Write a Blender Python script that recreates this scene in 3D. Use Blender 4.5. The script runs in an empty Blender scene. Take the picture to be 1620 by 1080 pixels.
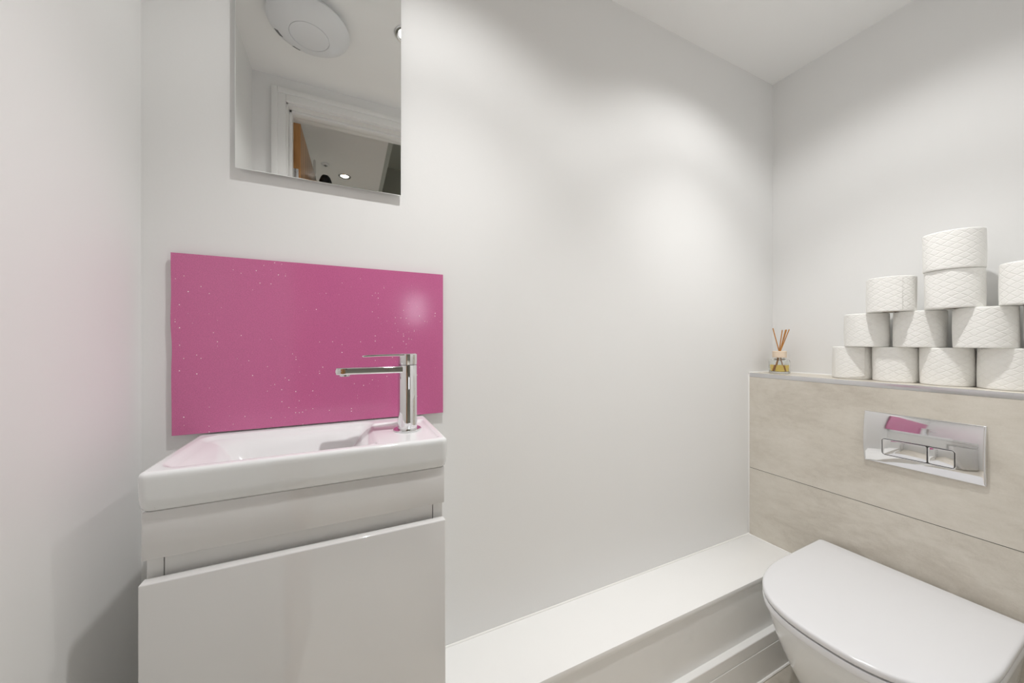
import bpy, bmesh, math, random
from mathutils import Vector, Matrix
random.seed(7)
PI = math.pi
sc = bpy.context.scene
COL = sc.collection

# ------------------------------------------------------------------ helpers
def link(o, parent=None):
    COL.objects.link(o)
    if parent is not None:
        o.parent = parent
    return o

def tag(o, label=None, cat=None, group=None, kind=None):
    if label: o['label'] = label
    if cat: o['category'] = cat
    if group: o['group'] = group
    if kind: o['kind'] = kind
    return o

def thing(name, loc, label, cat, group=None, rotz=0.0, kind=None):
    o = bpy.data.objects.new(name, None)
    o.empty_display_size = 0.05
    o.location = loc
    o.rotation_euler = (0, 0, rotz)
    link(o)
    return tag(o, label, cat, group, kind)

def obj(name, bm, mat, parent=None, smooth=True, angle=35, origin=None):
    """one mesh object; geometry is given in world space unless a parent is
    given, in which case it is given relative to the parent's base point"""
    bmesh.ops.recalc_face_normals(bm, faces=bm.faces[:])
    if origin is not None:
        bmesh.ops.translate(bm, verts=bm.verts[:], vec=-Vector(origin))
    me = bpy.data.meshes.new(name)
    bm.to_mesh(me); bm.free()
    me.materials.append(mat)
    if smooth:
        for p in me.polygons: p.use_smooth = True
        try:
            me.set_sharp_from_angle(angle=math.radians(angle))
        except Exception:
            pass
    o = bpy.data.objects.new(name, me)
    if origin is not None:
        o.location = origin
    link(o, parent)
    return o

def rel(bm, parent):
    """move world-space geometry into the frame of its thing (no rotation)"""
    bmesh.ops.translate(bm, verts=bm.verts[:], vec=-Vector(parent.location))
    return bm

def add_box(bm, x0, x1, y0, y1, z0, z1, bev=0.0, seg=2):
    vs = [bm.verts.new((x, y, z)) for z in (z0, z1) for y in (y0, y1) for x in (x0, x1)]
    q = [(0, 2, 3, 1), (4, 5, 7, 6), (0, 1, 5, 4), (2, 6, 7, 3), (0, 4, 6, 2), (1, 3, 7, 5)]
    fs = [bm.faces.new([vs[i] for i in f]) for f in q]
    if bev > 0:
        es = list({e for f in fs for e in f.edges})
        bmesh.ops.bevel(bm, geom=es, offset=bev, segments=seg, profile=0.5, affect='EDGES')
    return bm

def box(x0, x1, y0, y1, z0, z1, bev=0.0, seg=2):
    return add_box(bmesh.new(), x0, x1, y0, y1, z0, z1, bev, seg)

def add_lathe(bm, prof, n=48, c=(0, 0, 0), closed=False, axis='z'):
    rings = []
    for r, z in prof:
        if r < 1e-6:
            rings.append([bm.verts.new((c[0], c[1], c[2] + z))])
        else:
            rings.append([bm.verts.new((c[0] + r * math.cos(2 * PI * i / n), c[1] + r * math.sin(2 * PI * i / n), c[2] + z)) for i in range(n)])
    pairs = list(zip(rings[:-1], rings[1:]))
    if closed: pairs.append((rings[-1], rings[0]))
    for a, b in pairs:
        for i in range(n):
            j = (i + 1) % n
            if len(a) == 1 and len(b) == 1: continue
            if len(a) == 1: bm.faces.new((a[0], b[j], b[i]))
            elif len(b) == 1: bm.faces.new((a[i], a[j], b[0]))
            else: bm.faces.new((a[i], a[j], b[j], b[i]))
    return bm

def add_loft(bm, rings, cap0=True, cap1=True):
    R = [[bm.verts.new(p) for p in ring] for ring in rings]
    n = len(R[0])
    for a, b in zip(R[:-1], R[1:]):
        for i in range(n):
            j = (i + 1) % n
            bm.faces.new((a[i], a[j], b[j], b[i]))
    if cap0: bm.faces.new(R[0][::-1])
    if cap1: bm.faces.new(R[-1])
    return bm

def add_tube(bm, pts, r, n=12, cap=True):
    pts = [Vector(p) for p in pts]
    rings = []
    up = Vector((0.13, 0.27, 1)).normalized()
    for i, p in enumerate(pts):
        d = (pts[min(i + 1, len(pts) - 1)] - pts[max(i - 1, 0)]).normalized()
        a = d.cross(up)
        if a.length < 1e-3: a = d.cross(Vector((1, 0, 0)))
        a.normalize(); b = d.cross(a)
        rr = r[i] if isinstance(r, (list, tuple)) else r
        rings.append([p + a * rr * math.cos(2 * PI * k / n) + b * rr * math.sin(2 * PI * k / n) for k in range(n)])
    return add_loft(bm, rings, cap, cap)

def rrect(x0, x1, y0, y1, r, n=8):
    pts = []
    for cx, cy, a0 in ((x1 - r, y1 - r, 0), (x0 + r, y1 - r, 90), (x0 + r, y0 + r, 180), (x1 - r, y0 + r, 270)):
        for k in range(n + 1):
            a = math.radians(a0 + 90 * k / n)
            pts.append((cx + r * math.cos(a), cy + r * math.sin(a)))
    return pts

def sstep(x):
    x = max(0.0, min(1.0, x)); return x * x * (3 - 2 * x)

# ------------------------------------------------------------------ materials
class NT:
    def __init__(s, name):
        s.m = bpy.data.materials.new(name); s.m.use_nodes = True
        s.t = s.m.node_tree; s.n = s.t.nodes
        s.b = s.n['Principled BSDF']
    def node(s, typ, **kw):
        nd = s.n.new(typ)
        for k, v in kw.items():
            if k.startswith('i_'):
                key = k[2:]
                key = int(key) if key.isdigit() else key.replace('_', ' ')
                nd.inputs[key].default_value = v
            else:
                setattr(nd, k, v)
        return nd
    def lk(s, a, b): s.t.links.new(a, b)
    def math(s, op, a, b=None, c=None):
        nd = s.n.new('ShaderNodeMath'); nd.operation = op
        for i, v in enumerate((a, b, c)):
            if v is None: continue
            if isinstance(v, (int, float)): nd.inputs[i].default_value = v
            else: s.lk(v, nd.inputs[i])
        return nd.outputs[0]

def srgb(r, g, b):
    f = lambda c: (c / 255 / 12.92) if c / 255 <= 0.04045 else ((c / 255 + 0.055) / 1.055) ** 2.4
    return (f(r), f(g), f(b), 1)

def plain(name, col, rough=0.5, metal=0.0, spec=0.5, noise=0.0, nscale=30, bump=0.0, bscale=200, coat=0.0):
    t = NT(name); b = t.b
    b.inputs['Roughness'].default_value = rough
    b.inputs['Metallic'].default_value = metal
    b.inputs['Specular IOR Level'].default_value = spec
    if coat:
        b.inputs['Coat Weight'].default_value = coat
        b.inputs['Coat Roughness'].default_value = 0.03
    tc = t.node('ShaderNodeTexCoord')
    nz = t.node('ShaderNodeTexNoise', i_Scale=nscale, i_Detail=3.0)
    t.lk(tc.outputs['Object'], nz.inputs['Vector'])
    mr = t.node('ShaderNodeMapRange', i_3=1 - noise, i_4=1 + noise)
    t.lk(nz.outputs['Fac'], mr.inputs[0])
    mx = t.node('ShaderNodeMix', data_type='RGBA', blend_type='MULTIPLY')
    mx.inputs[0].default_value = 1.0
    mx.inputs[6].default_value = col
    t.lk(mr.outputs[0], mx.inputs[7])
    t.lk(mx.outputs[2], b.inputs['Base Color'])
    if bump:
        n2 = t.node('ShaderNodeTexNoise', i_Scale=bscale, i_Detail=4.0)
        t.lk(tc.outputs['Object'], n2.inputs['Vector'])
        bp = t.node('ShaderNodeBump', i_Strength=bump, i_Distance=0.001)
        t.lk(n2.outputs['Fac'], bp.inputs['Height'])
        t.lk(bp.outputs[0], b.inputs['Normal'])
    return t.m

def emit(name, col, strength):
    t = NT(name)
    t.b.inputs['Base Color'].default_value = (0.8, 0.8, 0.8, 1)
    t.b.inputs['Emission Color'].default_value = col
    t.b.inputs['Emission Strength'].default_value = strength
    return t.m

M = {}
M['paint'] = plain('white_wall_paint', (0.83, 0.832, 0.828, 1), 0.55, spec=0.35, noise=0.008, nscale=3, bump=0.10, bscale=160)
M['ceilpaint'] = plain('ceiling_paint', (0.89, 0.89, 0.885, 1), 0.8, spec=0.2, noise=0.006, nscale=3, bump=0.06, bscale=120)
M['gloss_trim'] = plain('white_satin_wood', (0.83, 0.83, 0.82, 1), 0.3, spec=0.45, noise=0.006, nscale=4)
M['ledge'] = plain('white_satin_ledge', (0.86, 0.86, 0.85, 1), 0.28, spec=0.45, noise=0.006, nscale=4)
M['sealant'] = plain('white_sealant', (0.88, 0.87, 0.85, 1), 0.35)
M['ceramic'] = plain('white_ceramic', (0.80, 0.815, 0.82, 1), 0.06, spec=0.5)
M['seat'] = plain('white_toilet_seat', (0.75, 0.755, 0.775, 1), 0.16, spec=0.5)
M['lacquer'] = plain('white_gloss_lacquer', (0.725, 0.72, 0.715, 1), 0.07, spec=0.55, coat=0.5)
M['lacquer_in'] = plain('white_melamine', (0.80, 0.80, 0.79, 1), 0.3, spec=0.4)
M['chrome'] = plain('chrome', (0.80, 0.80, 0.81, 1), 0.035, metal=1.0)
M['steel'] = plain('brushed_metal_trim', (0.74, 0.74, 0.76, 1), 0.2, metal=1.0)
M['darkgap'] = plain('dark_gap', (0.03, 0.03, 0.03, 1), 0.6)
M['mirror'] = plain('mirror_silver', (0.92, 0.935, 0.925, 1), 0.0, metal=1.0)
M['backing'] = plain('mirror_backing', (0.55, 0.53, 0.50, 1), 0.6)
M['plastic'] = plain('white_plastic', (0.78, 0.79, 0.81, 1), 0.35)
M['greylabel'] = plain('grey_print', (0.16, 0.17, 0.17, 1), 0.5)
M['card'] = plain('cardboard_core', (0.42, 0.33, 0.24, 1), 0.9, noise=0.05)
M['cream_wood'] = plain('pale_wood_cap', (0.80, 0.66, 0.52, 1), 0.6, noise=0.06, nscale=80)
M['reed'] = plain('tan_reed', (0.52, 0.24, 0.06, 1), 0.6, noise=0.15, nscale=200)
M['black'] = plain('black_cloth', (0.012, 0.012, 0.013, 1), 0.8, bump=0.3, bscale=400)
M['hallwall'] = plain('grey_green_wall_paint', (0.50, 0.51, 0.47, 1), 0.6, noise=0.02, nscale=6, bump=0.1)
M['hallceil'] = plain('hall_ceiling_paint', (0.84, 0.84, 0.84, 1), 0.7, noise=0.01, nscale=4)
M['glowpane'] = emit('added_frosted_glow', (0.88, 0.94, 1.0, 1), 6.0)  # added glow, puts a soft highlight on the splashback
M['lens'] = emit('lamp_lens', (1.0, 0.97, 0.93, 1), 5.0)

def mat_glass(name, col, rough=0.0, ior=1.45):
    t = NT(name); b = t.b
    b.inputs['Base Color'].default_value = col
    b.inputs['Transmission Weight'].default_value = 1.0
    b.inputs['Roughness'].default_value = rough
    b.inputs['IOR'].default_value = ior
    return t.m
M['glass'] = mat_glass('clear_glass', (0.97, 0.99, 0.98, 1))
M['oil'] = mat_glass('yellow_fragrance_oil', (1.0, 0.72, 0.16, 1), 0.0, 1.36)

def mat_pink():
    t = NT('pink_glitter_acrylic'); b = t.b
    tc = t.node('ShaderNodeTexCoord')
    sx = t.node('ShaderNodeSeparateXYZ'); t.lk(tc.outputs['Object'], sx.inputs[0])
    cx_ = t.node('ShaderNodeCombineXYZ'); t.lk(sx.outputs[0], cx_.inputs[0]); t.lk(sx.outputs[2], cx_.inputs[1])
    vo = t.node('ShaderNodeTexVoronoi', voronoi_dimensions='2D', i_Scale=150.0)
    t.lk(cx_.outputs[0], vo.inputs['Vector'])
    sep = t.node('ShaderNodeSeparateColor'); t.lk(vo.outputs['Color'], sep.inputs[0])
    big = t.node('ShaderNodeTexNoise', i_Scale=9.0, i_Detail=2.0); t.lk(tc.outputs['Object'], big.inputs['Vector'])
    thr = t.math('SUBTRACT', 1.20, t.math('MULTIPLY', big.outputs['Fac'], 0.50))
    pick = t.math('GREATER_THAN', sep.outputs[0], thr)
    small = t.math('LESS_THAN', vo.outputs['Distance'], t.math('MULTIPLY', sep.outputs[1], 0.15))
    fac = t.math('MULTIPLY', pick, small)
    fine = t.node('ShaderNodeTexNoise', i_Scale=700.0, i_Detail=2.0); t.lk(tc.outputs['Object'], fine.inputs['Vector'])
    mr = t.node('ShaderNodeMapRange', i_1=0.3, i_2=0.7, i_3=0.88, i_4=1.12); t.lk(fine.outputs['Fac'], mr.inputs[0])
    mx = t.node('ShaderNodeMix', data_type='RGBA', blend_type='MULTIPLY'); mx.inputs[0].default_value = 1
    mx.inputs[6].default_value = PINK
    t.lk(mr.outputs[0], mx.inputs[7])
    m2 = t.node('ShaderNodeMix', data_type='RGBA')
    t.lk(fac, m2.inputs[0]); t.lk(mx.outputs[2], m2.inputs[6]); m2.inputs[7].default_value = (0.98, 0.9, 0.93, 1)
    t.lk(m2.outputs[2], b.inputs['Base Color'])
    b.inputs['Roughness'].default_value = 0.13
    b.inputs['Specular IOR Level'].default_value = 0.6
    return t.m
PINK = (0.60, 0.15, 0.33, 1)
M['pink'] = mat_pink()

def mat_tile(name, seed, bright=1.0):
    t = NT(name); b = t.b
    tc = t.node('ShaderNodeTexCoord')
    mp = t.node('ShaderNodeMapping'); mp.inputs['Location'].default_value = (seed, seed * 1.7, 0)
    t.lk(tc.outputs['Object'], mp.inputs['Vector'])
    def noise(s, det, dist=0.0, sc=(1, 1, 1)):
        m = t.node('ShaderNodeMapping'); m.inputs['Scale'].default_value = sc
        t.lk(mp.outputs[0], m.inputs['Vector'])
        n = t.node('ShaderNodeTexNoise', i_Scale=s, i_Detail=det, i_Roughness=0.62, i_Distortion=dist)
        t.lk(m.outputs[0], n.inputs['Vector']); return n.outputs['Fac']
    a = noise(3.2, 8.0, 0.6, (1, 1, 1.6))
    c = noise(24.0, 6.0, 0.5, (1, 1, 2.6))
    d = noise(260.0, 3.0)
    s = t.math('ADD', t.math('MULTIPLY', a, 0.62), t.math('ADD', t.math('MULTIPLY', c, 0.26), t.math('MULTIPLY', d, 0.12)))
    cr = t.node('ShaderNodeValToRGB')
    e = cr.color_ramp.elements
    e[0].position = 0.33; e[0].color = (0.52 * bright, 0.475 * bright, 0.41 * bright, 1)
    e[1].position = 0.70; e[1].color = (0.76 * bright, 0.725 * bright, 0.66 * bright, 1)
    m = e.new(0.5); m.color = (0.66 * bright, 0.62 * bright, 0.55 * bright, 1)
    t.lk(s, cr.inputs[0])
    # small dark pits
    vo = t.node('ShaderNodeTexVoronoi', i_Scale=38.0); t.lk(mp.outputs[0], vo.inputs['Vector'])
    sp = t.node('ShaderNodeSeparateColor'); t.lk(vo.outputs['Color'], sp.inputs[0])
    pit = t.math('MULTIPLY', t.math('GREATER_THAN', sp.outputs[0], 0.86), t.math('LESS_THAN', vo.outputs['Distance'], t.math('MULTIPLY', sp.outputs[1], 0.06)))
    mx = t.node('ShaderNodeMix', data_type='RGBA'); t.lk(t.math('MULTIPLY', pit, 0.55), mx.inputs[0])
    t.lk(cr.outputs[0], mx.inputs[6]); mx.inputs[7].default_value = (0.16, 0.14, 0.11, 1)
    t.lk(mx.outputs[2], b.inputs['Base Color'])
    b.inputs['Roughness'].default_value = 0.42
    b.inputs['Specular IOR Level'].default_value = 0.35
    bp = t.node('ShaderNodeBump', i_Strength=0.12, i_Distance=0.001); t.lk(c, bp.inputs['Height']); t.lk(bp.outputs[0], b.inputs['Normal'])
    return t.m
M['tile'] = mat_tile('beige_concrete_tile', 0.0)
M['tile_low'] = mat_tile('beige_concrete_tile_lower', 4.3)
M['floortile'] = mat_tile('beige_floor_tile', 9.1, 1.06)

def mat_oak():
    t = NT('oak_veneer'); b = t.b
    tc = t.node('ShaderNodeTexCoord')
    mp = t.node('ShaderNodeMapping'); mp.inputs['Scale'].default_value = (14, 14, 0.9)
    t.lk(tc.outputs['Object'], mp.inputs['Vector'])
    n = t.node('ShaderNodeTexNoise', i_Scale=2.4, i_Detail=6.0, i_Distortion=1.2); t.lk(mp.outputs[0], n.inputs['Vector'])
    cr = t.node('ShaderNodeValToRGB'); e = cr.color_ramp.elements
    e[0].position = 0.3; e[0].color = (0.30, 0.125, 0.035, 1)
    e[1].position = 0.7; e[1].color = (0.62, 0.33, 0.12, 1)
    t.lk(n.outputs['Fac'], cr.inputs[0]); t.lk(cr.outputs[0], b.inputs['Base Color'])
    b.inputs['Roughness'].default_value = 0.3
    return t.m
M['oak'] = mat_oak()

def mat_paper():
    t = NT('embossed_tissue'); b = t.b
    uv = t.node('ShaderNodeUVMap'); uv.uv_map = 'UVMap'
    nz = t.node('ShaderNodeTexNoise', i_Scale=70.0, i_Detail=2.0)
    t.lk(uv.outputs[0], nz.inputs['Vector'])
    off = t.node('ShaderNodeVectorMath', operation='SUBTRACT'); t.lk(nz.outputs['Color'], off.inputs[0]); off.inputs[1].default_value = (0.5, 0.5, 0.5)
    scl = t.node('ShaderNodeVectorMath', operation='SCALE'); t.lk(off.outputs[0], scl.inputs[0]); scl.inputs['Scale'].default_value = 0.006
    add = t.node('ShaderNodeVectorMath', operation='ADD'); t.lk(uv.outputs[0], add.inputs[0]); t.lk(scl.outputs[0], add.inputs[1])
    sp = t.node('ShaderNodeSeparateXYZ'); t.lk(add.outputs[0], sp.inputs[0])
    u = t.math('DIVIDE', sp.outputs[0], 0.0285); v = t.math('DIVIDE', sp.outputs[1], 0.0185)
    def line(x):
        d = t.math('PINGPONG', x, 0.5)
        mr = t.node('ShaderNodeMapRange', interpolation_type='SMOOTHSTEP', i_1=0.0, i_2=0.14, i_3=0.0, i_4=1.0)
        t.lk(d, mr.inputs[0]); return mr.outputs[0]
    h = t.math('MINIMUM', line(t.math('ADD', u, v)), line(t.math('SUBTRACT', u, v)))
    fn = t.node('ShaderNodeTexNoise', i_Scale=900.0, i_Detail=3.0); t.lk(uv.outputs[0], fn.inputs['Vector'])
    hh = t.math('ADD', h, t.math('MULTIPLY', fn.outputs['Fac'], 0.25))
    bp = t.node('ShaderNodeBump', i_Strength=0.45, i_Distance=0.0011); t.lk(hh, bp.inputs['Height'])
    t.lk(bp.outputs[0], b.inputs['Normal'])
    b.inputs['Base Color'].default_value = (0.87, 0.865, 0.84, 1)
    b.inputs['Roughness'].default_value = 0.95
    b.inputs['Specular IOR Level'].default_value = 0.1
    return t.m
M['paper'] = mat_paper()
M['paper_plain'] = plain('plain_tissue_edge', (0.87, 0.865, 0.84, 1), 0.95, spec=0.1, bump=0.3, bscale=500)

# ------------------------------------------------------------------ the room
XL, XR = -0.3665, 1.7337          # left / right wall
YB, YD = 0.93, 0.02               # back wall / door wall, room side
YH = -0.10                        # door wall, hall side
ZC = 2.315                        # ceiling
T = 0.10

def struct(name, bm, mat, **kw):
    o = obj(name, bm, mat, **kw); o['kind'] = 'structure'; return o

struct('floor', box(-1.3, XR + T, -2.5, YB + T, -0.06, 0.0), M['floortile'], smooth=False)
struct('wall_back', box(XL - T, XR + T, YB, YB + T, 0, ZC), M['paint'], smooth=False)
struct('wall_left', box(XL - T, XL, YD, YB, 0, ZC), M['paint'], smooth=False)
struct('wall_right', box(XR, XR + T, YD, YB, 0, ZC), M['paint'], smooth=False)
DX0, DX1, DZ = -0.25, 0.50, 2.215  # the doorway
b = box(XL - T, DX0, YH, YD, 0, ZC); add_box(b, DX1, XR + T, YH, YD, 0, ZC); add_box(b, DX0, DX1, YH, YD, DZ, ZC)
struct('wall_front', b, M['paint'], smooth=False)
struct('ceiling', box(XL - T, XR + T, YH, YB + T, ZC, ZC + 0.10), M['ceilpaint'], smooth=False)

# door lining and architrave round the doorway
b = bmesh.new()
LT = 0.012
add_box(b, DX0, DX0 + LT, YH - 0.002, YD + 0.002, 0, DZ)
add_box(b, DX1 - LT, DX1, YH - 0.002, YD + 0.002, 0, DZ)
add_box(b, DX0, DX1, YH - 0.002, YD + 0.002, DZ - LT, DZ)
for s in (0, 1):                   # stop beads
    xs = (DX0 + LT, DX0 + LT + 0.012) if s == 0 else (DX1 - LT - 0.012, DX1 - LT)
    add_box(b, xs[0], xs[1], YD - 0.075, YD - 0.035, 0, DZ - LT, 0.002)
add_box(b, DX0 + LT, DX1 - LT, YD - 0.075, YD - 0.035, DZ - LT - 0.012, DZ - LT, 0.002)
struct('trim_1', b, M['gloss_trim'])
b = bmesh.new()
AW = 0.055
for (x0, x1, z0, z1) in ((DX0 - AW + 0.008, DX0 + 0.006, 0, DZ + AW - 0.008), (DX1 - 0.006, DX1 + AW - 0.008, 0, DZ + AW - 0.008), (DX0 + 0.006, DX1 - 0.006, DZ - 0.006, DZ + AW - 0.008)):
    add_box(b, x0, x1, YD, YD + 0.014, z0, z1, 0.003)
for (x0, x1, z0, z1) in ((DX0 - AW + 0.008, DX0 - 0.024, 0, DZ + AW - 0.008), (DX1 + 0.024, DX1 + AW - 0.008, 0, DZ + AW - 0.008), (DX0 - 0.024, DX1 + 0.024, DZ + 0.024, DZ + AW - 0.008)):
    add_box(b, x0, x1, YD + 0.010, YD + 0.020, z0, z1, 0.003)
struct('trim_2', b, M['gloss_trim'])

# the hall beyond the doorway
HZ = 2.40
HX = 0.23
struct('ceiling_hall', box(-1.3, HX, -2.5, YH, HZ, HZ + 0.06), M['hallceil'], smooth=False)
struct('ceiling_stairwell', box(HX, 1.84, -2.5, YH, 3.2, 3.26), M['hallwall'], smooth=False)
struct('wall_stairwell', box(HX, HX + 0.04, -2.5, YH, HZ + 0.06, 3.2), M['hallwall'], smooth=False)
b = box(-1.3, 1.84, YH - 0.001, YH, ZC + 0.10, 3.2)
struct('wall_above', b, M['hallwall'], smooth=False)
struct('wall_hall_left', box(-1.4, -1.3, -2.5, YH, 0, HZ + 0.06), M['paint'], smooth=False)
struct('wall_hall_corner', box(-1.3, XL - T, YH - 0.02, YH, 0, HZ), M['paint'], smooth=False)
struct('wall_hall_right', box(1.84, 1.94, -2.5, YH, 0, 3.26), M['hallwall'], smooth=False)
WX0, WX1, WZ0, WZ1 = 0.60, 0.90, 1.36, 1.76  # opening and frame added out of view to hold the glowing pane
b = box(-1.3, WX0, -2.6, -2.5, 0, 3.26); add_box(b, WX1, 1.84, -2.6, -2.5, 0, 3.26)
add_box(b, WX0, WX1, -2.6, -2.5, 0, WZ0); add_box(b, WX0, WX1, -2.6, -2.5, WZ1, 3.26)
struct('wall_hall_back', b, M['hallwall'], smooth=False)
b = bmesh.new()
for (x0, x1, z0, z1) in ((WX0, WX0 + 0.04, WZ0, WZ1), (WX1 - 0.04, WX1, WZ0, WZ1), (WX0, WX1, WZ0, WZ0 + 0.04), (WX0, WX1, WZ1 - 0.04, WZ1)):
    add_box(b, x0, x1, -2.57, -2.52, z0, z1, 0.004)
w1 = struct('added_window_1', b, M['gloss_trim'])
obj('added_glow_pane', box(WX0 + 0.04, WX1 - 0.04, -2.55, -2.544, WZ0 + 0.04, WZ1 - 0.04), M['glowpane'], w1, smooth=False)  # added emitter, not a known light source of the hall

# door leaf, swung out into the hall
d1 = obj('door_1', box(0, 0.044, -0.74, 0, 0.008, 2.198, 0.0015), M['oak'])
d1.location = (DX0 + 0.003, YH - 0.006, 0); d1.rotation_euler = (0, 0, math.radians(2.0)); d1['kind'] = 'structure'
for z in (1.93, 1.05, 0.22):
    b = box(0.008, 0.036, 0.0, 0.003, z - 0.05, z + 0.05, 0.0008)
    add_lathe(b, [(0, -0.05), (0.006, -0.05), (0.006, 0.05), (0, 0.05)], 14, (-0.0005, 0.006, z))
    for dz in (-0.034, 0.0, 0.034):
        add_lathe(b, [(0, -0.0004), (0.004, -0.0004), (0.004, 0.0004), (0, 0.0004)], 10, (0.024, 0.003, z + dz))
    obj('door_hinge', b, M['steel'], d1)
b = bmesh.new()
add_lathe(b, [(0, 0), (0.026, 0), (0.026, 0.008), (0.011, 0.008), (0.011, 0.045), (0, 0.045)], 24)
bmesh.ops.rotate(b, verts=b.verts[:], cent=(0, 0, 0), matrix=Matrix.Rotation(PI / 2, 3, 'Y'))
add_tube(b, [(0.045, 0.005, 0), (0.047, 0.03, 0), (0.045, 0.12, 0)], 0.009, 12)
bmesh.ops.translate(b, verts=b.verts[:], vec=(0.044, -0.68, 1.0))
obj('door_handle', b, M['chrome'], d1)

# things on the hall side, seen only in the mirror
dhook = thing('over_door_hook', (-0.205, -0.52, 2.2), 'chrome hook strap hung over the top of the open oak door, seen in the mirror', 'hook')
b = bmesh.new()
add_box(b, -0.058, 0.012, -0.012, 0.012, 0.0035, 0.0055, 0.0006)
add_box(b, 0.0095, 0.012, -0.012, 0.012, -0.16, 0.0055, 0.0006)
add_box(b, -0.058, -0.0555, -0.012, 0.012, -0.03, 0.0055, 0.0006)
obj('strap', b, M['chrome'], dhook)
b = bmesh.new(); add_tube(b, [(0.0185, -0.14, -0.10), (0.0185, -0.14, 0.080), (0.0185, -0.14, 0.088), (0.0185, -0.14, 0.092)], [0.0075, 0.0075, 0.006, 0.002], 14)
add_box(b, 0.0105, 0.0125, -0.152, 0.012, -0.10, -0.07, 0.0006)
obj('post', b, M['chrome'], dhook)
b = bmesh.new(); add_tube(b, [(0.012, 0, -0.15), (0.03, 0, -0.158), (0.045, 0, -0.150), (0.05, 0, -0.128)], 0.004, 10)
obj('peg', b, M['chrome'], dhook)
coat = thing('dark_coat', (-0.123, -0.62, 1.312), 'black bundle hanging behind the chrome door hook, seen at the bottom of the mirror', 'coat')
b = bmesh.new(); rings = []
for k in range(14):
    f = k / 13
    z = 0.87 - (f ** 1.6) * 0.75
    w = 0.008 + 0.070 * math.sqrt(min(1, f * 6)) + 0.04 * f
    dp = 0.008 + 0.026 * math.sqrt(min(1, f * 6)) + 0.01 * f
    ring = []
    for i in range(40):
        a = 2 * PI * i / 40
        rp = 1 + 0.10 * math.sin(7 * a + 2 * f) * min(1, f * 2)
        ring.append((dp * math.cos(a) * rp, w * math.sin(a) * rp, z))
    rings.append(ring)
add_loft(b, rings)
obj('cloth', b, M['black'], coat, angle=60)

def downlight(x, y, z, label, group, lit=True):
    t = thing('ceiling_downlight', (x, y, z), label, 'ceiling light', group)
    b = bmesh.new()
    add_lathe(b, [(0.028, 0.0), (0.044, 0.0), (0.044, -0.002), (0.041, -0.005), (0.034, -0.005), (0.030, -0.0025), (0.028, -0.001)], 40, closed=True)
    obj('bezel', b, M['chrome'], t)
    b = bmesh.new(); add_lathe(b, [(0, -0.0012), (0.028, -0.0012), (0.0285, -0.0006), (0.0285, 0.0), (0, 0.0)], 32)
    obj('lens', b, M['lens'], t)
    return t
L1 = (0.20, 0.47); L2 = (1.15, 0.47)
downlight(L1[0], L1[1], ZC, 'chrome ringed ceiling downlight above the basin, its rim just inside the mirror edge', 'ceiling downlights')
downlight(L2[0], L2[1], ZC, 'chrome ringed ceiling downlight above the long white ledge', 'ceiling downlights')
downlight(-0.02, -1.075, HZ, 'lit hall ceiling downlight seen low in the mirror', 'ceiling downlights')

sd = thing('smoke_detector', (-0.14, -0.93, HZ), 'small white disc with a dark cross on the hall ceiling, seen in the mirror', 'ceiling fitting')
b = bmesh.new(); add_lathe(b, [(0, 0), (0.026, 0), (0.026, -0.006), (0.020, -0.012), (0, -0.013)], 32); obj('cover', b, M['plastic'], sd)
b = box(-0.011, 0.011, -0.003, 0.003, -0.0150, -0.0125); add_box(b, -0.003, 0.003, -0.011, 0.011, -0.0152, -0.0125); obj('cross_mark', b, M['greylabel'], sd, smooth=False)

# round white ceiling unit, seen in the mirror
fan = thing('ceiling_extractor', (-0.124, 0.385, ZC), 'round white ceiling unit with a smaller circular centre panel, seen in the mirror', 'ceiling vent')
b = bmesh.new(); add_lathe(b, [(0, 0), (0.110, 0), (0.110, -0.026), (0, -0.026)], 64); obj('base', b, M['plastic'], fan)
b = bmesh.new()
FP = [(0.126, -0.020), (0.1305, -0.0225), (0.1315, -0.027), (0.129, -0.031), (0.118, -0.0395), (0.100, -0.0490), (0.080, -0.0560), (0.064, -0.0600)]
add_lathe(b, [(0, -0.020)] + FP + [(0.0636, -0.0570), (0, -0.0570)], 96)
obj('cover', b, M['plastic'], fan)
b = bmesh.new(); add_lathe(b, [(0, -0.0565), (0.0620, -0.0565), (0.0620, -0.0600), (0.058, -0.0618), (0, -0.0635)], 72); obj('centre_panel', b, M['plastic'], fan)
for ang, wd in ((207, 0.030), (243, 0.024)):
    a0 = math.radians(ang); da = wd / 0.115 / 2
    b = bmesh.new(); V = []
    for k in range(9):
        a = a0 - da + 2 * da * k / 8
        V.append([b.verts.new(((r + o * 0.5) * math.cos(a), (r + o * 0.5) * math.sin(a), z - o)) for r, z, o in ((0.108, -0.0450, 0.0008), (0.120, -0.0382, 0.0008), (0.120, -0.0382, -0.001), (0.108, -0.0450, -0.001))])
    for A, B in zip(V[:-1], V[1:]):
        for q in range(4): b.faces.new((A[q], B[q], B[(q + 1) % 4], A[(q + 1) % 4]))
    b.faces.new(V[0]); b.faces.new(V[-1][::-1])
    obj('printed_mark', b, M['greylabel'], fan, smooth=False)

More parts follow.
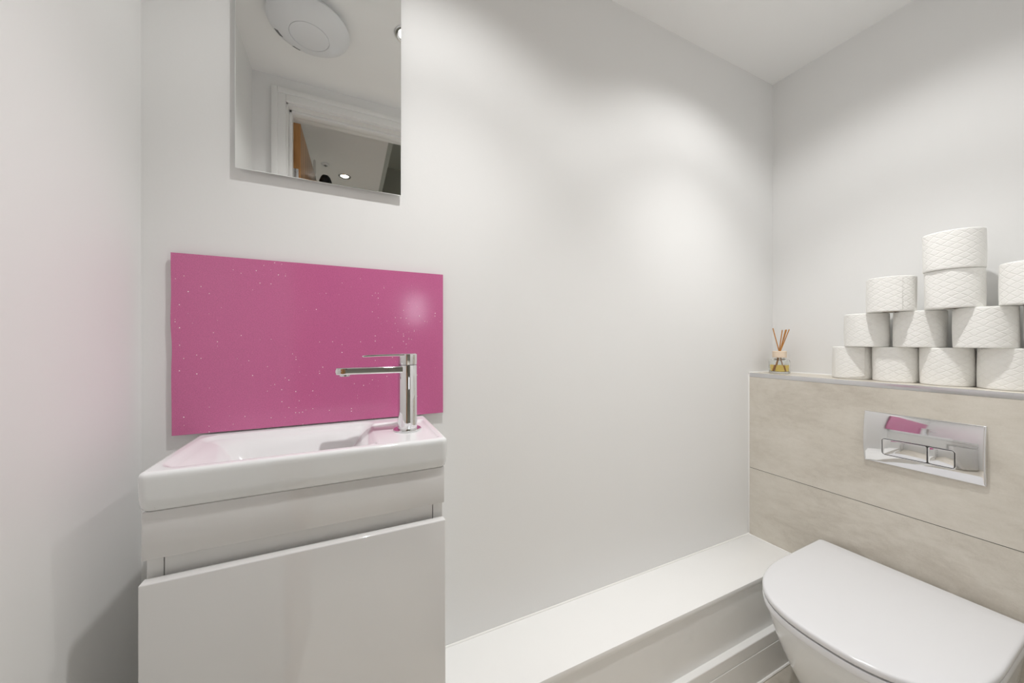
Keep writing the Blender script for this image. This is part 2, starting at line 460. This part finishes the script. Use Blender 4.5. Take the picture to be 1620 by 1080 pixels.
# ------------------------------------------------------------------ low ledge and skirting along the back wall
LZ, LY = 0.340, 0.7394
LX0 = 0.1765
led = thing('boxed_ledge', (0.7, YB, 0), 'long low white boxed ledge along the foot of the back wall', 'ledge')
obj('ledge_top', rel(box(LX0, 1.5545, LY - 0.004, YB, LZ - 0.018, LZ, 0.0012), led), M['ledge'], led)
obj('front_board', rel(box(LX0, 1.5545, LY, LY + 0.018, 0, LZ - 0.018), led), M['gloss_trim'], led, smooth=False)
b = bmesh.new()
add_tube(b, [(LX0, YB - 0.0033, LZ + 0.0006), (1.5543, YB - 0.0033, LZ + 0.0006)], 0.0032, 8)
add_tube(b, [(1.5512, LY, LZ + 0.0006), (1.5512, YB - 0.0005, LZ + 0.0006)], 0.0032, 8)
obj('sealant_bead', rel(b, led), M['sealant'], led)
# skirting board: profile with a flat top, a groove and a bead at the floor
prof = [(LY, 0), (0.7195, 0), (0.7195, 0.1065), (0.7218, 0.1075), (0.7218, 0.1095), (0.7200, 0.1110), (0.7200, 0.1475), (0.7212, 0.1494), (LY, 0.1494)]
b = bmesh.new(); add_loft(b, [[(x, y, z) for y, z in prof] for x in (LX0, 1.5545)])
sk = struct('baseboard_back', b, M['gloss_trim'], angle=20)
b = bmesh.new(); add_tube(b, [(LX0, 0.7185, 0.0046), (1.5545, 0.7185, 0.0046)], 0.0045, 8)
obj('sealant_bead', b, M['sealant'], sk)

# ------------------------------------------------------------------ tiled cistern boxing with shelf
BX, SZ, TJ = 1.5547, 1.0275, 0.625
cb = thing('cistern_boxing', (1.64, 0.49, 0), 'beige tiled half height boxing with a shelf behind the toilet', 'tiled boxing')
obj('core', rel(box(BX + 0.010, XR, YD, YB, 0, SZ - 0.010), cb), M['lacquer_in'], cb, smooth=False)
obj('wall_tile', rel(box(BX, BX + 0.0098, YD, YB - 0.006, TJ + 0.0010, SZ - 0.0165), cb), M['tile'], cb, smooth=False)
obj('wall_tile', rel(box(BX, BX + 0.0098, YD, YB - 0.006, 0.0, TJ - 0.0010), cb), M['tile_low'], cb, smooth=False)
obj('grout_line', rel(box(BX + 0.0015, BX + 0.0098, YD, YB - 0.006, TJ - 0.001, TJ + 0.001), cb), M['darkgap'], cb, smooth=False)
obj('shelf_tile', rel(box(BX + 0.0098, XR, YD, YB, SZ - 0.0098, SZ - 0.0002), cb), M['tile'], cb, smooth=False)
obj('edge_trim', rel(box(BX, BX + 0.0096, YD, YB - 0.006, SZ - 0.0160, SZ + 0.0006, 0.0008), cb), M['steel'], cb)
b = bmesh.new()
add_box(b, BX, BX + 0.0098, YB - 0.0058, YB, LZ + 0.001, SZ, 0.001)
add_tube(b, [(BX, YB - 0.0036, SZ), (XR, YB - 0.0036, SZ)], 0.0035, 8)
add_tube(b, [(XR - 0.0036, YD, SZ), (XR - 0.0036, YB, SZ)], 0.0035, 8)
obj('sealant_bead', rel(b, cb), M['sealant'], cb)

# ------------------------------------------------------------------ flush plate
fp = thing('flush_plate', (BX, 0.4325, 0.852), 'curved chrome dual flush plate on the beige tiles', 'flush plate')
HW, HH = 0.1232, 0.0815
def plate_x(s):                     # protrusion at height s in [-1, 1]
    q = s + 0.2
    return 0.0152 - (0.0081 * q * q if q > 0 else 0.0150 * q * q)
b = bmesh.new()
NZ, NY = 44, 40
def fpx(y, z):
    sx = plate_x(z / HH)
    e = min(HW - abs(y), HH - abs(z))
    r = 0.004
    if e < r: sx -= r - math.sqrt(max(0, r * r - (r - e) ** 2))
    return -sx
ys = sorted(set([-HW + 2 * HW * i / NY for i in range(NY + 1)] + [s * (HW - q) for s in (-1, 1) for q in (0.0003, 0.0008, 0.0016, 0.0026)]))
zs = sorted(set([-HH + 2 * HH * i / NZ for i in range(NZ + 1)] + [s * (HH - q) for s in (-1, 1) for q in (0.0003, 0.0008, 0.0016, 0.0026)]))
grid = [[b.verts.new((fpx(y, z), y, z)) for y in ys] for z in zs]
for i in range(len(zs) - 1):
    for j in range(len(ys) - 1):
        b.faces.new((grid[i][j], grid[i][j + 1], grid[i + 1][j + 1], grid[i + 1][j]))
edge = [grid[0][j] for j in range(len(ys))] + [grid[i][-1] for i in range(1, len(zs))] + [grid[-1][j] for j in range(len(ys) - 2, -1, -1)] + [grid[i][0] for i in range(len(zs) - 2, 0, -1)]
back = [b.verts.new((0.0002, v.co.y, v.co.z)) for v in edge]
for i in range(len(edge)):
    j = (i + 1) % len(edge); b.faces.new((edge[i], back[i], back[j], edge[j]))
b.faces.new(back)
obj('plate', b, M['chrome'], fp, angle=50)
def button(y0, y1, z0, z1, r, out, name, mat, rim=0.0012):
    b = bmesh.new(); rings = []
    for ins, dx in ((0, -0.004), (0, out - rim), (rim * 0.3, out - rim * 0.3), (rim, out)):
        pts = rrect(y0 + ins, y1 - ins, z0 + ins, z1 - ins, max(r - ins, 0.0005), 6)
        rings.append([(-(plate_x(max(-1, min(1, z / HH))) + dx), y, z) for y, z in pts])
    add_loft(b, rings)
    return obj(name, b, mat, fp, angle=40)
by0, by1, bz0, bz1 = 0.3622 - 0.4325, 0.5079 - 0.4325, 0.8045 - 0.852, 0.853 - 0.852
button(by0 - 0.0032, by1 + 0.0032, bz0 - 0.0032, bz1 + 0.0032, 0.009, 0.0012, 'button_surround', M['chrome'])
button(by0 - 0.0018, by1 + 0.0018, bz0 - 0.0018, bz1 + 0.0018, 0.008, 0.0015, 'button_gap', M['darkgap'], 0.0004)
ysp = 0.4126 - 0.4325
button(ysp + 0.0009, by1, bz0, bz1, 0.005, 0.0024, 'flush_button', M['chrome'])
button(by0, ysp - 0.0009, bz0, bz1, 0.005, 0.0024, 'flush_button', M['chrome'])

# ------------------------------------------------------------------ toilet
TC, TZ = 0.4538, 0.455
wc = thing('toilet', (1.5547, TC, 0), 'white toilet with a closed soft D shaped lid below the flush plate', 'toilet')
XBK, XFR, HWD = 1.5387, 1.0176, 0.2169
def dshape(ins, xb=XBK, xf=XFR, hw=HWD, n=24, xs=1.3095, rb=0.012):
    """outline of the lid: straight sides, elliptic front, small back corners"""
    xb -= ins; xf += ins; hw -= ins
    pts = []
    for k in range(5):
        a = PI / 2 * k / 4
        pts.append((xb - rb + rb * math.cos(a), hw - rb + rb * math.sin(a)))
    for k in range(1, 5):
        pts.append((xb - rb - (xb - rb - xs) * k / 5, hw))
    for k in range(2 * n + 1):
        a = PI / 2 + PI * k / (2 * n)
        c, s = math.cos(a), math.sin(a)
        p = 2.0 / 2.5126
        pts.append((xs + (xs - xf) * -abs(c) ** p if c < 0 else xs, hw * math.copysign(abs(s) ** p, s)))
    for k in range(4, 0, -1):
        pts.append((xb - rb - (xb - rb - xs) * k / 5, -hw))
    for k in range(5):
        a = -PI / 2 + PI / 2 * k / 4
        pts.append((xb - rb + rb * math.cos(a), -hw + rb + rb * math.sin(a)))
    return pts
TW = 0.0224                        # the toilet sits a touch askew
def ring3(pts, z): return [(x - 1.5547, y + (x - XBK) * TW, z) for x, y in pts]
b = bmesh.new(); R = []
for ins, z in ((0.012, TZ - 0.0152), (0.003, TZ - 0.0152), (0.0005, TZ - 0.0146), (0, TZ - 0.013), (0, TZ - 0.006), (0.0012, TZ - 0.0028), (0.0035, TZ - 0.0008), (0.007, TZ), (0.05, TZ + 0.0006), (0.12, TZ + 0.001)):
    R.append(ring3(dshape(ins), z))
add_loft(b, R); obj('lid', b, M['seat'], wc, angle=50)
b = bmesh.new(); R = []
for ins, z in ((0.020, TZ - 0.0395), (0.002, TZ - 0.0395), (0.0008, TZ - 0.038), (0.0003, TZ - 0.034), (0.0006, TZ - 0.0226), (0.002, TZ - 0.0206), (0.012, TZ - 0.0202)):
    R.append(ring3(dshape(ins), z))
add_loft(b, R); obj('seat', b, M['seat'], wc, angle=50)
b = bmesh.new()
add_loft(b, [ring3(dshape(0.022), TZ - 0.0201), ring3(dshape(0.022), TZ - 0.0153)])
obj('lid_gap_shade', b, M['darkgap'], wc, angle=50)  # dark filler, paints the shade in the slit between lid and seat
# pan: tapering body under the seat
b = bmesh.new(); R = []
NS = 26
def panring(f):
    """f = 0 at the rim, 1 at the foot"""
    z = TZ - 0.0415 - f * 0.335
    e = f ** 1.3
    xf = XFR + 0.008 + 0.20 * e
    hw = (HWD - 0.009) * (1 - 0.24 * f ** 1.3)
    xb = 1.5549
    xs = 1.312 + 0.03 * f
    return ring3(dshape(0, xb, xf, hw, xs=xs, rb=0.004), z)
R.append([(x * 0.88 - 0.02, y * 0.88, TZ - 0.0396) for x, y, z in panring(0)])
R.append([(x * 0.94 - 0.01, y * 0.94, TZ - 0.0396) for x, y, z in panring(0)])
R.append([(x * 0.95 - 0.01, y * 0.95, z) for x, y, z in panring(0)])
for k in range(NS + 1):
    R.append(panring(k / NS))
last = R[-1]
cx = sum(p[0] for p in last) / len(last)
for q, dz in ((0.985, -0.006), (0.94, -0.013), (0.85, -0.018), (0.6, -0.021)):
    R.append([(min(0, 0 + (p[0]) * 1.0) if False else (cx * (1 - q) + p[0] * q if p[0] < cx else p[0]), p[1] * q, p[2] + dz) for p in last])
add_loft(b, R); obj('pan', b, M['ceramic'], wc, angle=60)
for s in (-1, 1):
    b = bmesh.new()
    add_lathe(b, [(0, -0.0), (0.011, 0.0), (0.011, 0.028), (0, 0.029)], 20, (-0.0125, s * 0.085, TZ - 0.040))
    obj('hinge', b, M['chrome'], wc)

# ------------------------------------------------------------------ vanity unit
VX0, VX1, VY = -0.2715, 0.1745, 0.705
vu = thing('vanity_unit', (-0.0485, 0.80, 0), 'white gloss vanity cabinet with one deep drawer under the basin', 'cabinet')
b = bmesh.new()
add_box(b, VX0, VX0 + 0.0190, VY, YB, 0.07, 0.9105, 0.0006, 1)
add_box(b, VX1 - 0.0190, VX1, VY, YB, 0.07, 0.9105, 0.0006, 1)
add_box(b, VX0 + 0.019, VX1 - 0.019, VY + 0.02, YB, 0.07, 0.088)
add_box(b, VX0 + 0.019, VX1 - 0.019, YB - 0.012, YB, 0.07, 0.9105)
obj('carcass', rel(b, vu), M['lacquer_in'], vu, smooth=False)
obj('plinth', rel(box(VX0 + 0.01, VX1 - 0.01, 0.7615, YB, 0.0, 0.07), vu), M['lacquer_in'], vu, smooth=False)
obj('fascia', rel(box(VX0, VX1, 0.690, VY, 0.8400, 0.9105, 0.0012), vu), M['lacquer'], vu)
dr = obj('drawer', rel(box(VX0 - 0.0003, VX1 + 0.0003, 0.6800, 0.6985, 0.085, 0.8105, 0.0022, 3), vu), M['lacquer'], vu)
b = bmesh.new()
add_box(b, VX0 + 0.0205, VX1 - 0.0205, VY, VY + 0.016, 0.12, 0.885)
add_box(b, VX0 + 0.03, VX1 - 0.03, 0.6986, VY, 0.15, 0.78)
obj('drawer_box', rel(b, vu), M['lacquer_in'], dr, smooth=False)

# ------------------------------------------------------------------ basin
BX0, BX1, BY0, BY1, BZ = -0.2775, 0.1812, 0.6845, 0.9295, 0.9690
BH = 0.0578
wb = thing('wash_basin', (-0.048, 0.80, BZ - BH), 'white ceramic basin with a tap ledge at its right on the vanity cabinet', 'basin')
RC = 0.013
NXg, NYg = 150, 84
def sd_rr(x, y, x0, x1, y0, y1, r):
    cx, cy = (x0 + x1) / 2, (y0 + y1) / 2
    qx, qy = abs(x - cx) - (x1 - x0) / 2 + r, abs(y - cy) - (y1 - y0) / 2 + r
    return math.hypot(max(qx, 0), max(qy, 0)) + min(max(qx, qy), 0) - r
def basin_h(x, y):
    d = -sd_rr(x, y, BX0, BX1, BY0, BY1, RC)
    re = 0.0075
    h = 0.0
    if d < re: h -= re - math.sqrt(max(0, re * re - (re - max(d, 0)) ** 2))
    # bowl
    s = -sd_rr(x, y, -0.262, 0.058, 0.7010, 0.9060, 0.032)
    if s > 0:
        lip = 0.006 * sstep(s / 0.012)
        wide = 0.062 * sstep((s - 0.004) / 0.075)
        # the left end slopes in gently before it drops
        left = (x + 0.262)
        g = sstep(left / 0.10) if left < 0.10 else 1.0
        h -= lip + wide * (0.25 + 0.75 * g)
    # sunk tap ledge
    s2 = -sd_rr(x, y, 0.046, 0.1690, 0.7000, 0.8780, 0.010)
    if s2 > 0 and s <= 0.02:
        h2 = -0.0045 * sstep(s2 / 0.007)
        h = min(h, h2)
    return h
def mapc(x, y):
    """square to rounded-corner plan"""
    cx = BX0 + RC if x < BX0 + RC else (BX1 - RC if x > BX1 - RC else None)
    cy = BY0 + RC if y < BY0 + RC else (BY1 - RC if y > BY1 - RC else None)
    if cx is None or cy is None: return x, y
    a, c = x - cx, y - cy
    L = math.hypot(a, c)
    if L < 1e-9: return x, y
    k = max(abs(a), abs(c)) / L
    return cx + a * k, cy + c * k
def ticks(a, b2, n):
    base = [a + (b2 - a) * i / n for i in range(n + 1)]
    ex = [0.0006, 0.0014, 0.0025, 0.004, 0.0055, 0.0075, 0.010, RC]
    return sorted(set([round(v, 6) for v in base if v - a > RC + 0.001 and b2 - v > RC + 0.001] + [round(a + e, 6) for e in ex] + [round(b2 - e, 6) for e in ex] + [a, b2]))
xs_, ys_ = ticks(BX0, BX1, NXg), ticks(BY0, BY1, NYg)
b = bmesh.new()
G = []
for y in ys_:
    row = []
    for x in xs_:
        X, Y = mapc(x, y)
        row.append(b.verts.new((X, Y, BZ + basin_h(X, Y))))
    G.append(row)
for i in range(len(ys_) - 1):
    for j in range(len(xs_) - 1):
        b.faces.new((G[i][j], G[i][j + 1], G[i + 1][j + 1], G[i + 1][j]))
loop = [G[0][j] for j in range(len(xs_))] + [G[i][-1] for i in range(1, len(ys_))] + [G[-1][j] for j in range(len(xs_) - 2, -1, -1)] + [G[i][0] for i in range(len(ys_) - 2, 0, -1)]
prev = loop
cxm, cym = (BX0 + BX1) / 2, (BY0 + BY1) / 2
for ins, z in ((0.0, BZ - 0.012), (0.0003, BZ - 0.038), (0.0015, BZ - BH + 0.008), (0.0035, BZ - BH + 0.0025), (0.006, BZ - BH)):
    cur = []
    for v in loop:
        x = v.co.x + (ins if v.co.x < BX0 + 0.02 else (-ins if v.co.x > BX1 - 0.02 else 0))
        y = v.co.y + (ins if v.co.y < BY0 + 0.02 else 0)
        cur.append(b.verts.new((x, y, z)))
    for i in range(len(loop)):
        j = (i + 1) % len(loop); b.faces.new((prev[i], cur[i], cur[j], prev[j]))
    prev = cur
b.faces.new(prev)
obj('bowl', rel(b, wb), M['ceramic'], wb, angle=70)
b = bmesh.new(); add_lathe(b, [(0, 0.0), (0.028, 0.0), (0.0315, 0.001), (0.0315, 0.003), (0.026, 0.0042), (0.014, 0.0045), (0, 0.0062)], 40, (-0.10, 0.803, BZ + basin_h(-0.10, 0.803) - 0.0005))
obj('waste_cap', rel(b, wb), M['chrome'], wb)

# ------------------------------------------------------------------ tap
TX, TY, TB = 0.1206, 0.806, BZ - 0.0045
tp = thing('basin_tap', (TX, TY, TB), 'chrome mono tap with a straight spout standing on the basin', 'tap')
b = bmesh.new(); add_lathe(b, [(0, 0), (0.0290, 0), (0.0300, 0.0008), (0.0300, 0.0026), (0.0285, 0.0040), (0, 0.0042)], 56); obj('base_ring', b, M['chrome'], tp)
zt = 1.1085 - TB
b = bmesh.new()
add_lathe(b, [(0, 0.003), (0.0212, 0.003), (0.0208, 0.010), (0.0205, zt - 0.002), (0.0198, zt), (0, zt)], 64)
obj('pillar', b, M['chrome'], tp)
# spout: rounded bar running to the left, under-cut at its end
b = bmesh.new(); R = []
z0, z1 = 1.0920 - TB, 1.1072 - TB
wS = 0.0165
for x, dz, dw in ((-0.010, 0, 0), (-0.070, 0.0002, 0), (-0.118, 0.0002, 0), (-0.1385, 0.0002, 0), (-0.1418, 0.0008, 0.0010), (-0.1430, 0.0022, 0.0025)):
    R.append([(x, p, q) for p, q in rrect(-wS + dw, wS - dw, z0 + dz, z1 - dz, 0.0035, 5)])
add_loft(b, R); obj('spout', b, M['chrome'], tp)
b = bmesh.new(); add_lathe(b, [(0, 0), (0.0105, 0), (0.0115, 0.0008), (0.0115, 0.006), (0, 0.006)], 32, (-0.126, 0, z0 - 0.0035)); obj('aerator', b, M['chrome'], tp)
b = bmesh.new(); add_lathe(b, [(0, zt - 0.001), (0.0188, zt - 0.001), (0.0188, zt + 0.0016), (0, zt + 0.0016)], 48); obj('collar_gap', b, M['darkgap'], tp)
zl = 1.1340 - TB
b = bmesh.new()
add_lathe(b, [(0, zt + 0.0012), (0.0203, zt + 0.0012), (0.0207, zt + 0.002), (0.0207, zl - 0.0012), (0.0195, zl), (0, zl)], 64)
R = []
for x, ww, za, zb in ((-0.006, 0.0190, zl - 0.0052, zl - 0.0002), (-0.020, 0.0175, zl - 0.0052, zl - 0.0002), (-0.055, 0.0140, zl - 0.0052, zl - 0.0008), (-0.080, 0.0125, zl - 0.0062, zl - 0.0018), (-0.0905, 0.0118, zl - 0.0068, zl - 0.0026), (-0.0930, 0.0095, zl - 0.0060, zl - 0.0034)):
    R.append([(x, p, q) for p, q in rrect(-ww, ww, za, zb, (zb - za) * 0.35, 4)])
add_loft(b, R); obj('lever', b, M['chrome'], tp)

# ------------------------------------------------------------------ pink splashback and mirror
sp = thing('pink_splashback', (-0.045, 0.925, 1.155), 'pink glitter splashback panel on the wall behind the basin', 'splashback')
PF, PK = 0.9195, 0.9235
px0, px1, pz0, pz1 = -0.3190, 0.2293, 0.9725, 1.3380
b = bmesh.new()
NL = 60
left = []
for k in range(NL + 1):
    f = k / NL
    z = pz0 + (pz1 - pz0) * f
    wv = 0.0011 * math.sin(f * 17) * math.exp(-((f - 0.55) / 0.22) ** 2)
    left.append((px0 + wv + 0.0016 * (1 - f), z))
outl = [(px1, pz0), (px1, pz1)] + left[::-1]
add_loft(b, [[(x, PK, z) for x, z in outl], [(x, PF + 0.0004, z) for x, z in outl], [(x + (0.0004 if x < 0 else -0.0004), PF, z) for x, z in outl]])
obj('panel', rel(b, sp), M['pink'], sp, angle=40)
obj('adhesive_pad', rel(box(px0 + 0.05, px1 - 0.05, PK, YB, pz0 + 0.05, pz1 - 0.05), sp), M['backing'], sp, smooth=False)

mr = thing('wall_mirror', (-0.046, 0.925, 1.85), 'frameless rectangular mirror hung above the pink splashback', 'mirror')
mx0, mx1, mz0, mz1 = -0.2155, 0.1222, 1.5275, 2.1450
MF, MK = 0.9170, 0.9215
obj('mirror_glass', rel(box(mx0, mx1, MF, MK, mz0, mz1, 0.0011, 2), mr), M['mirror'], mr, angle=20)
obj('mirror_backing', rel(box(mx0 + 0.035, mx1 - 0.035, MK, YB, mz0 + 0.035, mz1 - 0.035), mr), M['backing'], mr, smooth=False)

# ------------------------------------------------------------------ reed diffuser
df = thing('reed_diffuser', (1.648, 0.858, SZ + 0.0002), 'small glass reed diffuser with tan sticks at the left end of the shelf', 'diffuser')
b = bmesh.new()
add_lathe(b, [(0, 0.0), (0.033, 0.0), (0.036, 0.003), (0.036, 0.050), (0.034, 0.056), (0.024, 0.0605), (0.0165, 0.062), (0.0165, 0.066), (0.0135, 0.066), (0.0135, 0.0600), (0.022, 0.0575), (0.0315, 0.0535), (0.0335, 0.049), (0.0335, 0.011), (0.031, 0.0085), (0, 0.008)], 56)
obj('bottle', b, M['glass'], df, angle=50)
b = bmesh.new(); add_lathe(b, [(0, 0.0083), (0.0310, 0.0088), (0.0333, 0.0112), (0.0333, 0.036), (0, 0.036)], 48); obj('fragrance_oil', b, M['oil'], df, angle=50)
b = bmesh.new(); add_lathe(b, [(0.010, 0.0662), (0.0235, 0.0662), (0.0245, 0.0672), (0.0245, 0.0920), (0.0230, 0.0935), (0.010, 0.0935)], 40, closed=True); obj('cap', b, M['cream_wood'], df)
for bx_, by_, tx_, ty_, zt_ in ((0.012, -0.010, -0.010, 0.020, 0.190), (-0.012, 0.012, 0.004, -0.0085, 0.182), (-0.010, 0.014, 0.008, -0.0225, 0.183), (-0.016, 0.010, 0.004, -0.034, 0.184), (0.004, 0.016, -0.010, -0.028, 0.182)):
    b = bmesh.new(); q = 0.0115
    add_tube(b, [(bx_, by_, q), (bx_ * 0.2 + tx_ * 0.12, by_ * 0.2 + ty_ * 0.12, 0.085), (tx_, ty_, zt_)], 0.0020, 8)
    obj('reed', b, M['reed'], df)

# ------------------------------------------------------------------ toilet rolls
def roll_mesh(name, r, h, seed):
    rnd = random.Random(seed)
    n, rows = 120, 26
    bm = bmesh.new(); uvl = bm.loops.layers.uv.new('UVMap')
    ph = [rnd.uniform(0, 6.28) for _ in range(4)]
    def rad(a, f):
        return r * (1 + 0.006 * math.sin(2 * a + ph[0]) + 0.004 * math.sin(3 * a + ph[1])) + 0.0006 * math.sin(5 * a + ph[2] + 3 * f)
    prof = []                       # (inset from outer radius, z)
    e = 0.0030
    prof += [(None, 0.0202, 0.0), (None, 0.70, 0.0)]
    rings = []
    def ring_abs(rr, z, wob=0.0):
        return [bm.verts.new((rr * math.cos(2 * PI * i / n), rr * math.sin(2 * PI * i / n), z + wob * math.sin(2 * PI * i / n * 2 + ph[3]))) for i in range(n)]
    def ring_out(ins, z, f):
        return [bm.verts.new(((rad(2 * PI * i / n, f) - ins) * math.cos(2 * PI * i / n), (rad(2 * PI * i / n, f) - ins) * math.sin(2 * PI * i / n), z)) for i in range(n)]
    rings.append((ring_abs(0.0205, 0.001), 0)); rings.append((ring_abs(r * 0.75, 0.0004), 0))
    for k in range(4):
        a = PI / 2 * k / 3
        rings.append((ring_out(e * (1 - math.sin(a)), e * (1 - math.cos(a)) , 0), e * (1 - math.cos(a))))
    for k in range(1, rows):
        f = k / rows; z = e + (h - 2 * e) * f
        rings.append((ring_out(-0.0004 * math.sin(PI * f), z, f), z))
    for k in range(4):
        a = PI / 2 * k / 3
        rings.append((ring_out(e * (1 - math.cos(a)), h - e + e * math.sin(a), 1), h - e + e * math.sin(a)))
    rings.append((ring_abs(r * 0.75, h - 0.0006), h)); rings.append((ring_abs(0.0205, h - 0.001), h))
    rings.append((rings[0][0], 0))
    for (A, za), (B, zb) in zip(rings[:-1], rings[1:]):
        for i in range(n):
            j = (i + 1) % n
            f = bm.faces.new((A[i], A[j], B[j], B[i]))
            us = [i, i + 1, i + 1, i]; vz = [za, za, zb, zb]
            for lp, uu, vv in zip(f.loops, us, vz):
                lp[uvl].uv = (2 * PI * r * uu / n + seed * 0.37, vv + seed * 0.21)
    bmesh.ops.recalc_face_normals(bm, faces=bm.faces[:])
    me = bpy.data.meshes.new(name); bm.to_mesh(me); bm.free()
    me.materials.append(M['paper'])
    for p in me.polygons: p.use_smooth = True
    me.set_sharp_from_angle(angle=math.radians(50))
    return me
H1, H3 = 0.1145, 0.1110
def core_mesh(h):
    b = bmesh.new(); add_lathe(b, [(0.0185, 0.0012), (0.0203, 0.0012), (0.0203, h - 0.0012), (0.0185, h - 0.0012)], 40, closed=True)
    bmesh.ops.recalc_face_normals(b, faces=b.faces[:])
    me = bpy.data.meshes.new('core'); b.to_mesh(me); b.free(); me.materials.append(M['card'])
    return me
def sheet_mesh(r, h, a0, a1, lift, z0=0.002, cut=0.0):
    """the loose last sheet lying round the side"""
    b = bmesh.new(); uvl = b.loops.layers.uv.new('UVMap'); n = 24
    cols = []
    for i in range(n + 1):
        f = i / n; a = math.radians(a0 + (a1 - a0) * f)
        rr = r + 0.0012 + lift * f ** 3
        zb = z0 + cut * f
        cols.append([b.verts.new((q * math.cos(a), q * math.sin(a), z)) for q in (rr, rr + 0.0007) for z in (zb, (zb + h) / 2, h - 0.002)])
    for i in range(n):
        A, B = cols[i], cols[i + 1]
        for (p, q) in ((0, 1), (1, 2), (2, 5), (5, 4), (4, 3), (3, 0)):
            f = b.faces.new((A[p], B[p], B[q], A[q]))
            for lp, (c, k) in zip(f.loops, ((i, p), (i + 1, p), (i + 1, q), (i, q))):
                lp[uvl].uv = (r * math.radians(a1 - a0) * c / n + 0.11, (k % 3) * h / 2)
    for Cc in (cols[0], cols[-1]):
        b.faces.new((Cc[0], Cc[1], Cc[4], Cc[3])); b.faces.new((Cc[1], Cc[2], Cc[5], Cc[4]))
    bmesh.ops.recalc_face_normals(b, faces=b.faces[:])
    me = bpy.data.meshes.new('loose_sheet'); b.to_mesh(me); b.free(); me.materials.append(M['paper'])
    for p in me.polygons: p.use_smooth = True
    me.set_sharp_from_angle(angle=math.radians(40))
    return me
GRP = 'toilet rolls stacked in a pyramid on the tiled shelf'
row1 = [roll_mesh('paper', 0.0552, H1, s) for s in (1, 2, 3)]
row2 = [roll_mesh('paper', 0.0572, H1, s) for s in (4, 5, 6)]
row3 = [roll_mesh('paper', 0.0572, H3, s) for s in (7, 8)]
row4 = [roll_mesh('paper', 0.0588, H3, 9)]
cores = {H1: core_mesh(H1), H3: core_mesh(H3)}
Z1 = SZ + 0.0003; Z2 = Z1 + H1 + 0.0003; Z3 = Z2 + H1 + 0.0003; Z4 = Z3 + H3 + 0.0003
rolls = [
    (row1[0], H1, 1.672, 0.6315, Z1, 'bottom row toilet roll at the left end of the stack, nearest the reed diffuser', ('sheet', 0.0552, 150, 232, 0.0022, 0.010)),
    (row1[1], H1, 1.672, 0.5205, Z1, 'second toilet roll from the left in the bottom row', None),
    (row1[2], H1, 1.672, 0.4085, Z1, 'third toilet roll from the left in the bottom row', None),
    (row1[0], H1, 1.672, 0.2955, Z1, 'fourth toilet roll from the left in the bottom row', None),
    (row1[1], H1, 1.672, 0.1835, Z1, 'hindmost bottom row toilet roll, past the right edge of the picture', None),
    (row2[0], H1, 1.652, 0.5860, Z2, 'leftmost toilet roll of the second row up', None),
    (row2[1], H1, 1.660, 0.4625, Z2, 'middle toilet roll of the second row, under the tall pair on its left side', None),
    (row2[2], H1, 1.640, 0.3310, Z2, 'third toilet roll of the second row, widest one right of the dark gap', None),
    (row2[0], H1, 1.652, 0.2120, Z2, 'second row toilet roll of which only a sliver shows at the right picture edge', None),
    (row3[0], H3, 1.614, 0.5130, Z3, 'lone toilet roll left of the tall pair on the third row, with a vertical seam', ('sheet', 0.0572, 130, 222, 0.0010, 0.0)),
    (row3[1], H3, 1.616, 0.3815, Z3, 'third row toilet roll carrying the topmost roll', None),
    (row3[0], H3, 1.616, 0.2445, Z3, 'third row toilet roll cut off by the right picture edge', None),
    (row4[0], H3, 1.612, 0.3815, Z4, 'topmost toilet roll at the peak of the stack', None),
]
for k, (me, h, x, y, z, lab, extra) in enumerate(rolls):
    t = thing('toilet_roll', (x, y, z), lab, 'toilet roll', GRP, rotz=0.0)
    link(bpy.data.objects.new('paper', me), t)
    link(bpy.data.objects.new('core', cores[h]), t)
    if extra:
        link(bpy.data.objects.new('loose_sheet', sheet_mesh(extra[1], h, extra[2], extra[3], extra[4], 0.002, extra[5])), t)

# ------------------------------------------------------------------ light
P1, PW, PH = 36, 9.0, 210
def spot(name, loc, power, col, size_deg, blend, radius):
    l = bpy.data.lights.new(name, 'SPOT'); l.energy = power; l.color = col
    l.spot_size = math.radians(size_deg); l.spot_blend = blend; l.shadow_soft_size = radius
    o = bpy.data.objects.new(name, l); o.location = loc; link(o); return o
WARM = (1.0, 0.99, 0.975)
for lx, ly in (L1, L2):
    spot('downlight_beam', (lx, ly, ZC - 0.02), P1, WARM, 92, 1.0, 0.020)
    spot('downlight_spill', (lx, ly, ZC - 0.02), PW, WARM, 140, 0.5, 0.020)
spot('hall_beam', (-0.02, -1.075, HZ - 0.02), PH, (0.97, 0.99, 1.0), 84, 1.0, 0.02)

w = bpy.data.worlds.new('World'); sc.world = w; w.use_nodes = True
bg = w.node_tree.nodes['Background']
bg.inputs['Color'].default_value = (0.72, 0.84, 1.0, 1); bg.inputs['Strength'].default_value = 0.4

# ------------------------------------------------------------------ camera and colour management
cam = bpy.data.cameras.new('camera'); co = bpy.data.objects.new('camera', cam); link(co)
co.location = (0, 0, 1.16); co.rotation_euler = (PI / 2, 0, -math.radians(25.135))
cam.sensor_fit = 'HORIZONTAL'; cam.sensor_width = 36; cam.lens = 554.2 / 1620 * 36; cam.clip_start = 0.01
cam.shift_y = 0.5 / 1620
sc.camera = co
vs = sc.view_settings
sc.display_settings.display_device = 'sRGB'
vs.view_transform = 'Standard'; vs.look = 'None'; vs.gamma = 1; vs.exposure = -0.03; vs.use_curve_mapping = False
cy = sc.cycles
cy.max_bounces = 16; cy.diffuse_bounces = 8; cy.glossy_bounces = 6; cy.transmission_bounces = 10
cy.caustics_reflective = True; cy.caustics_refractive = True; cy.blur_glossy = 0.6
cy.sample_clamp_indirect = 12.0
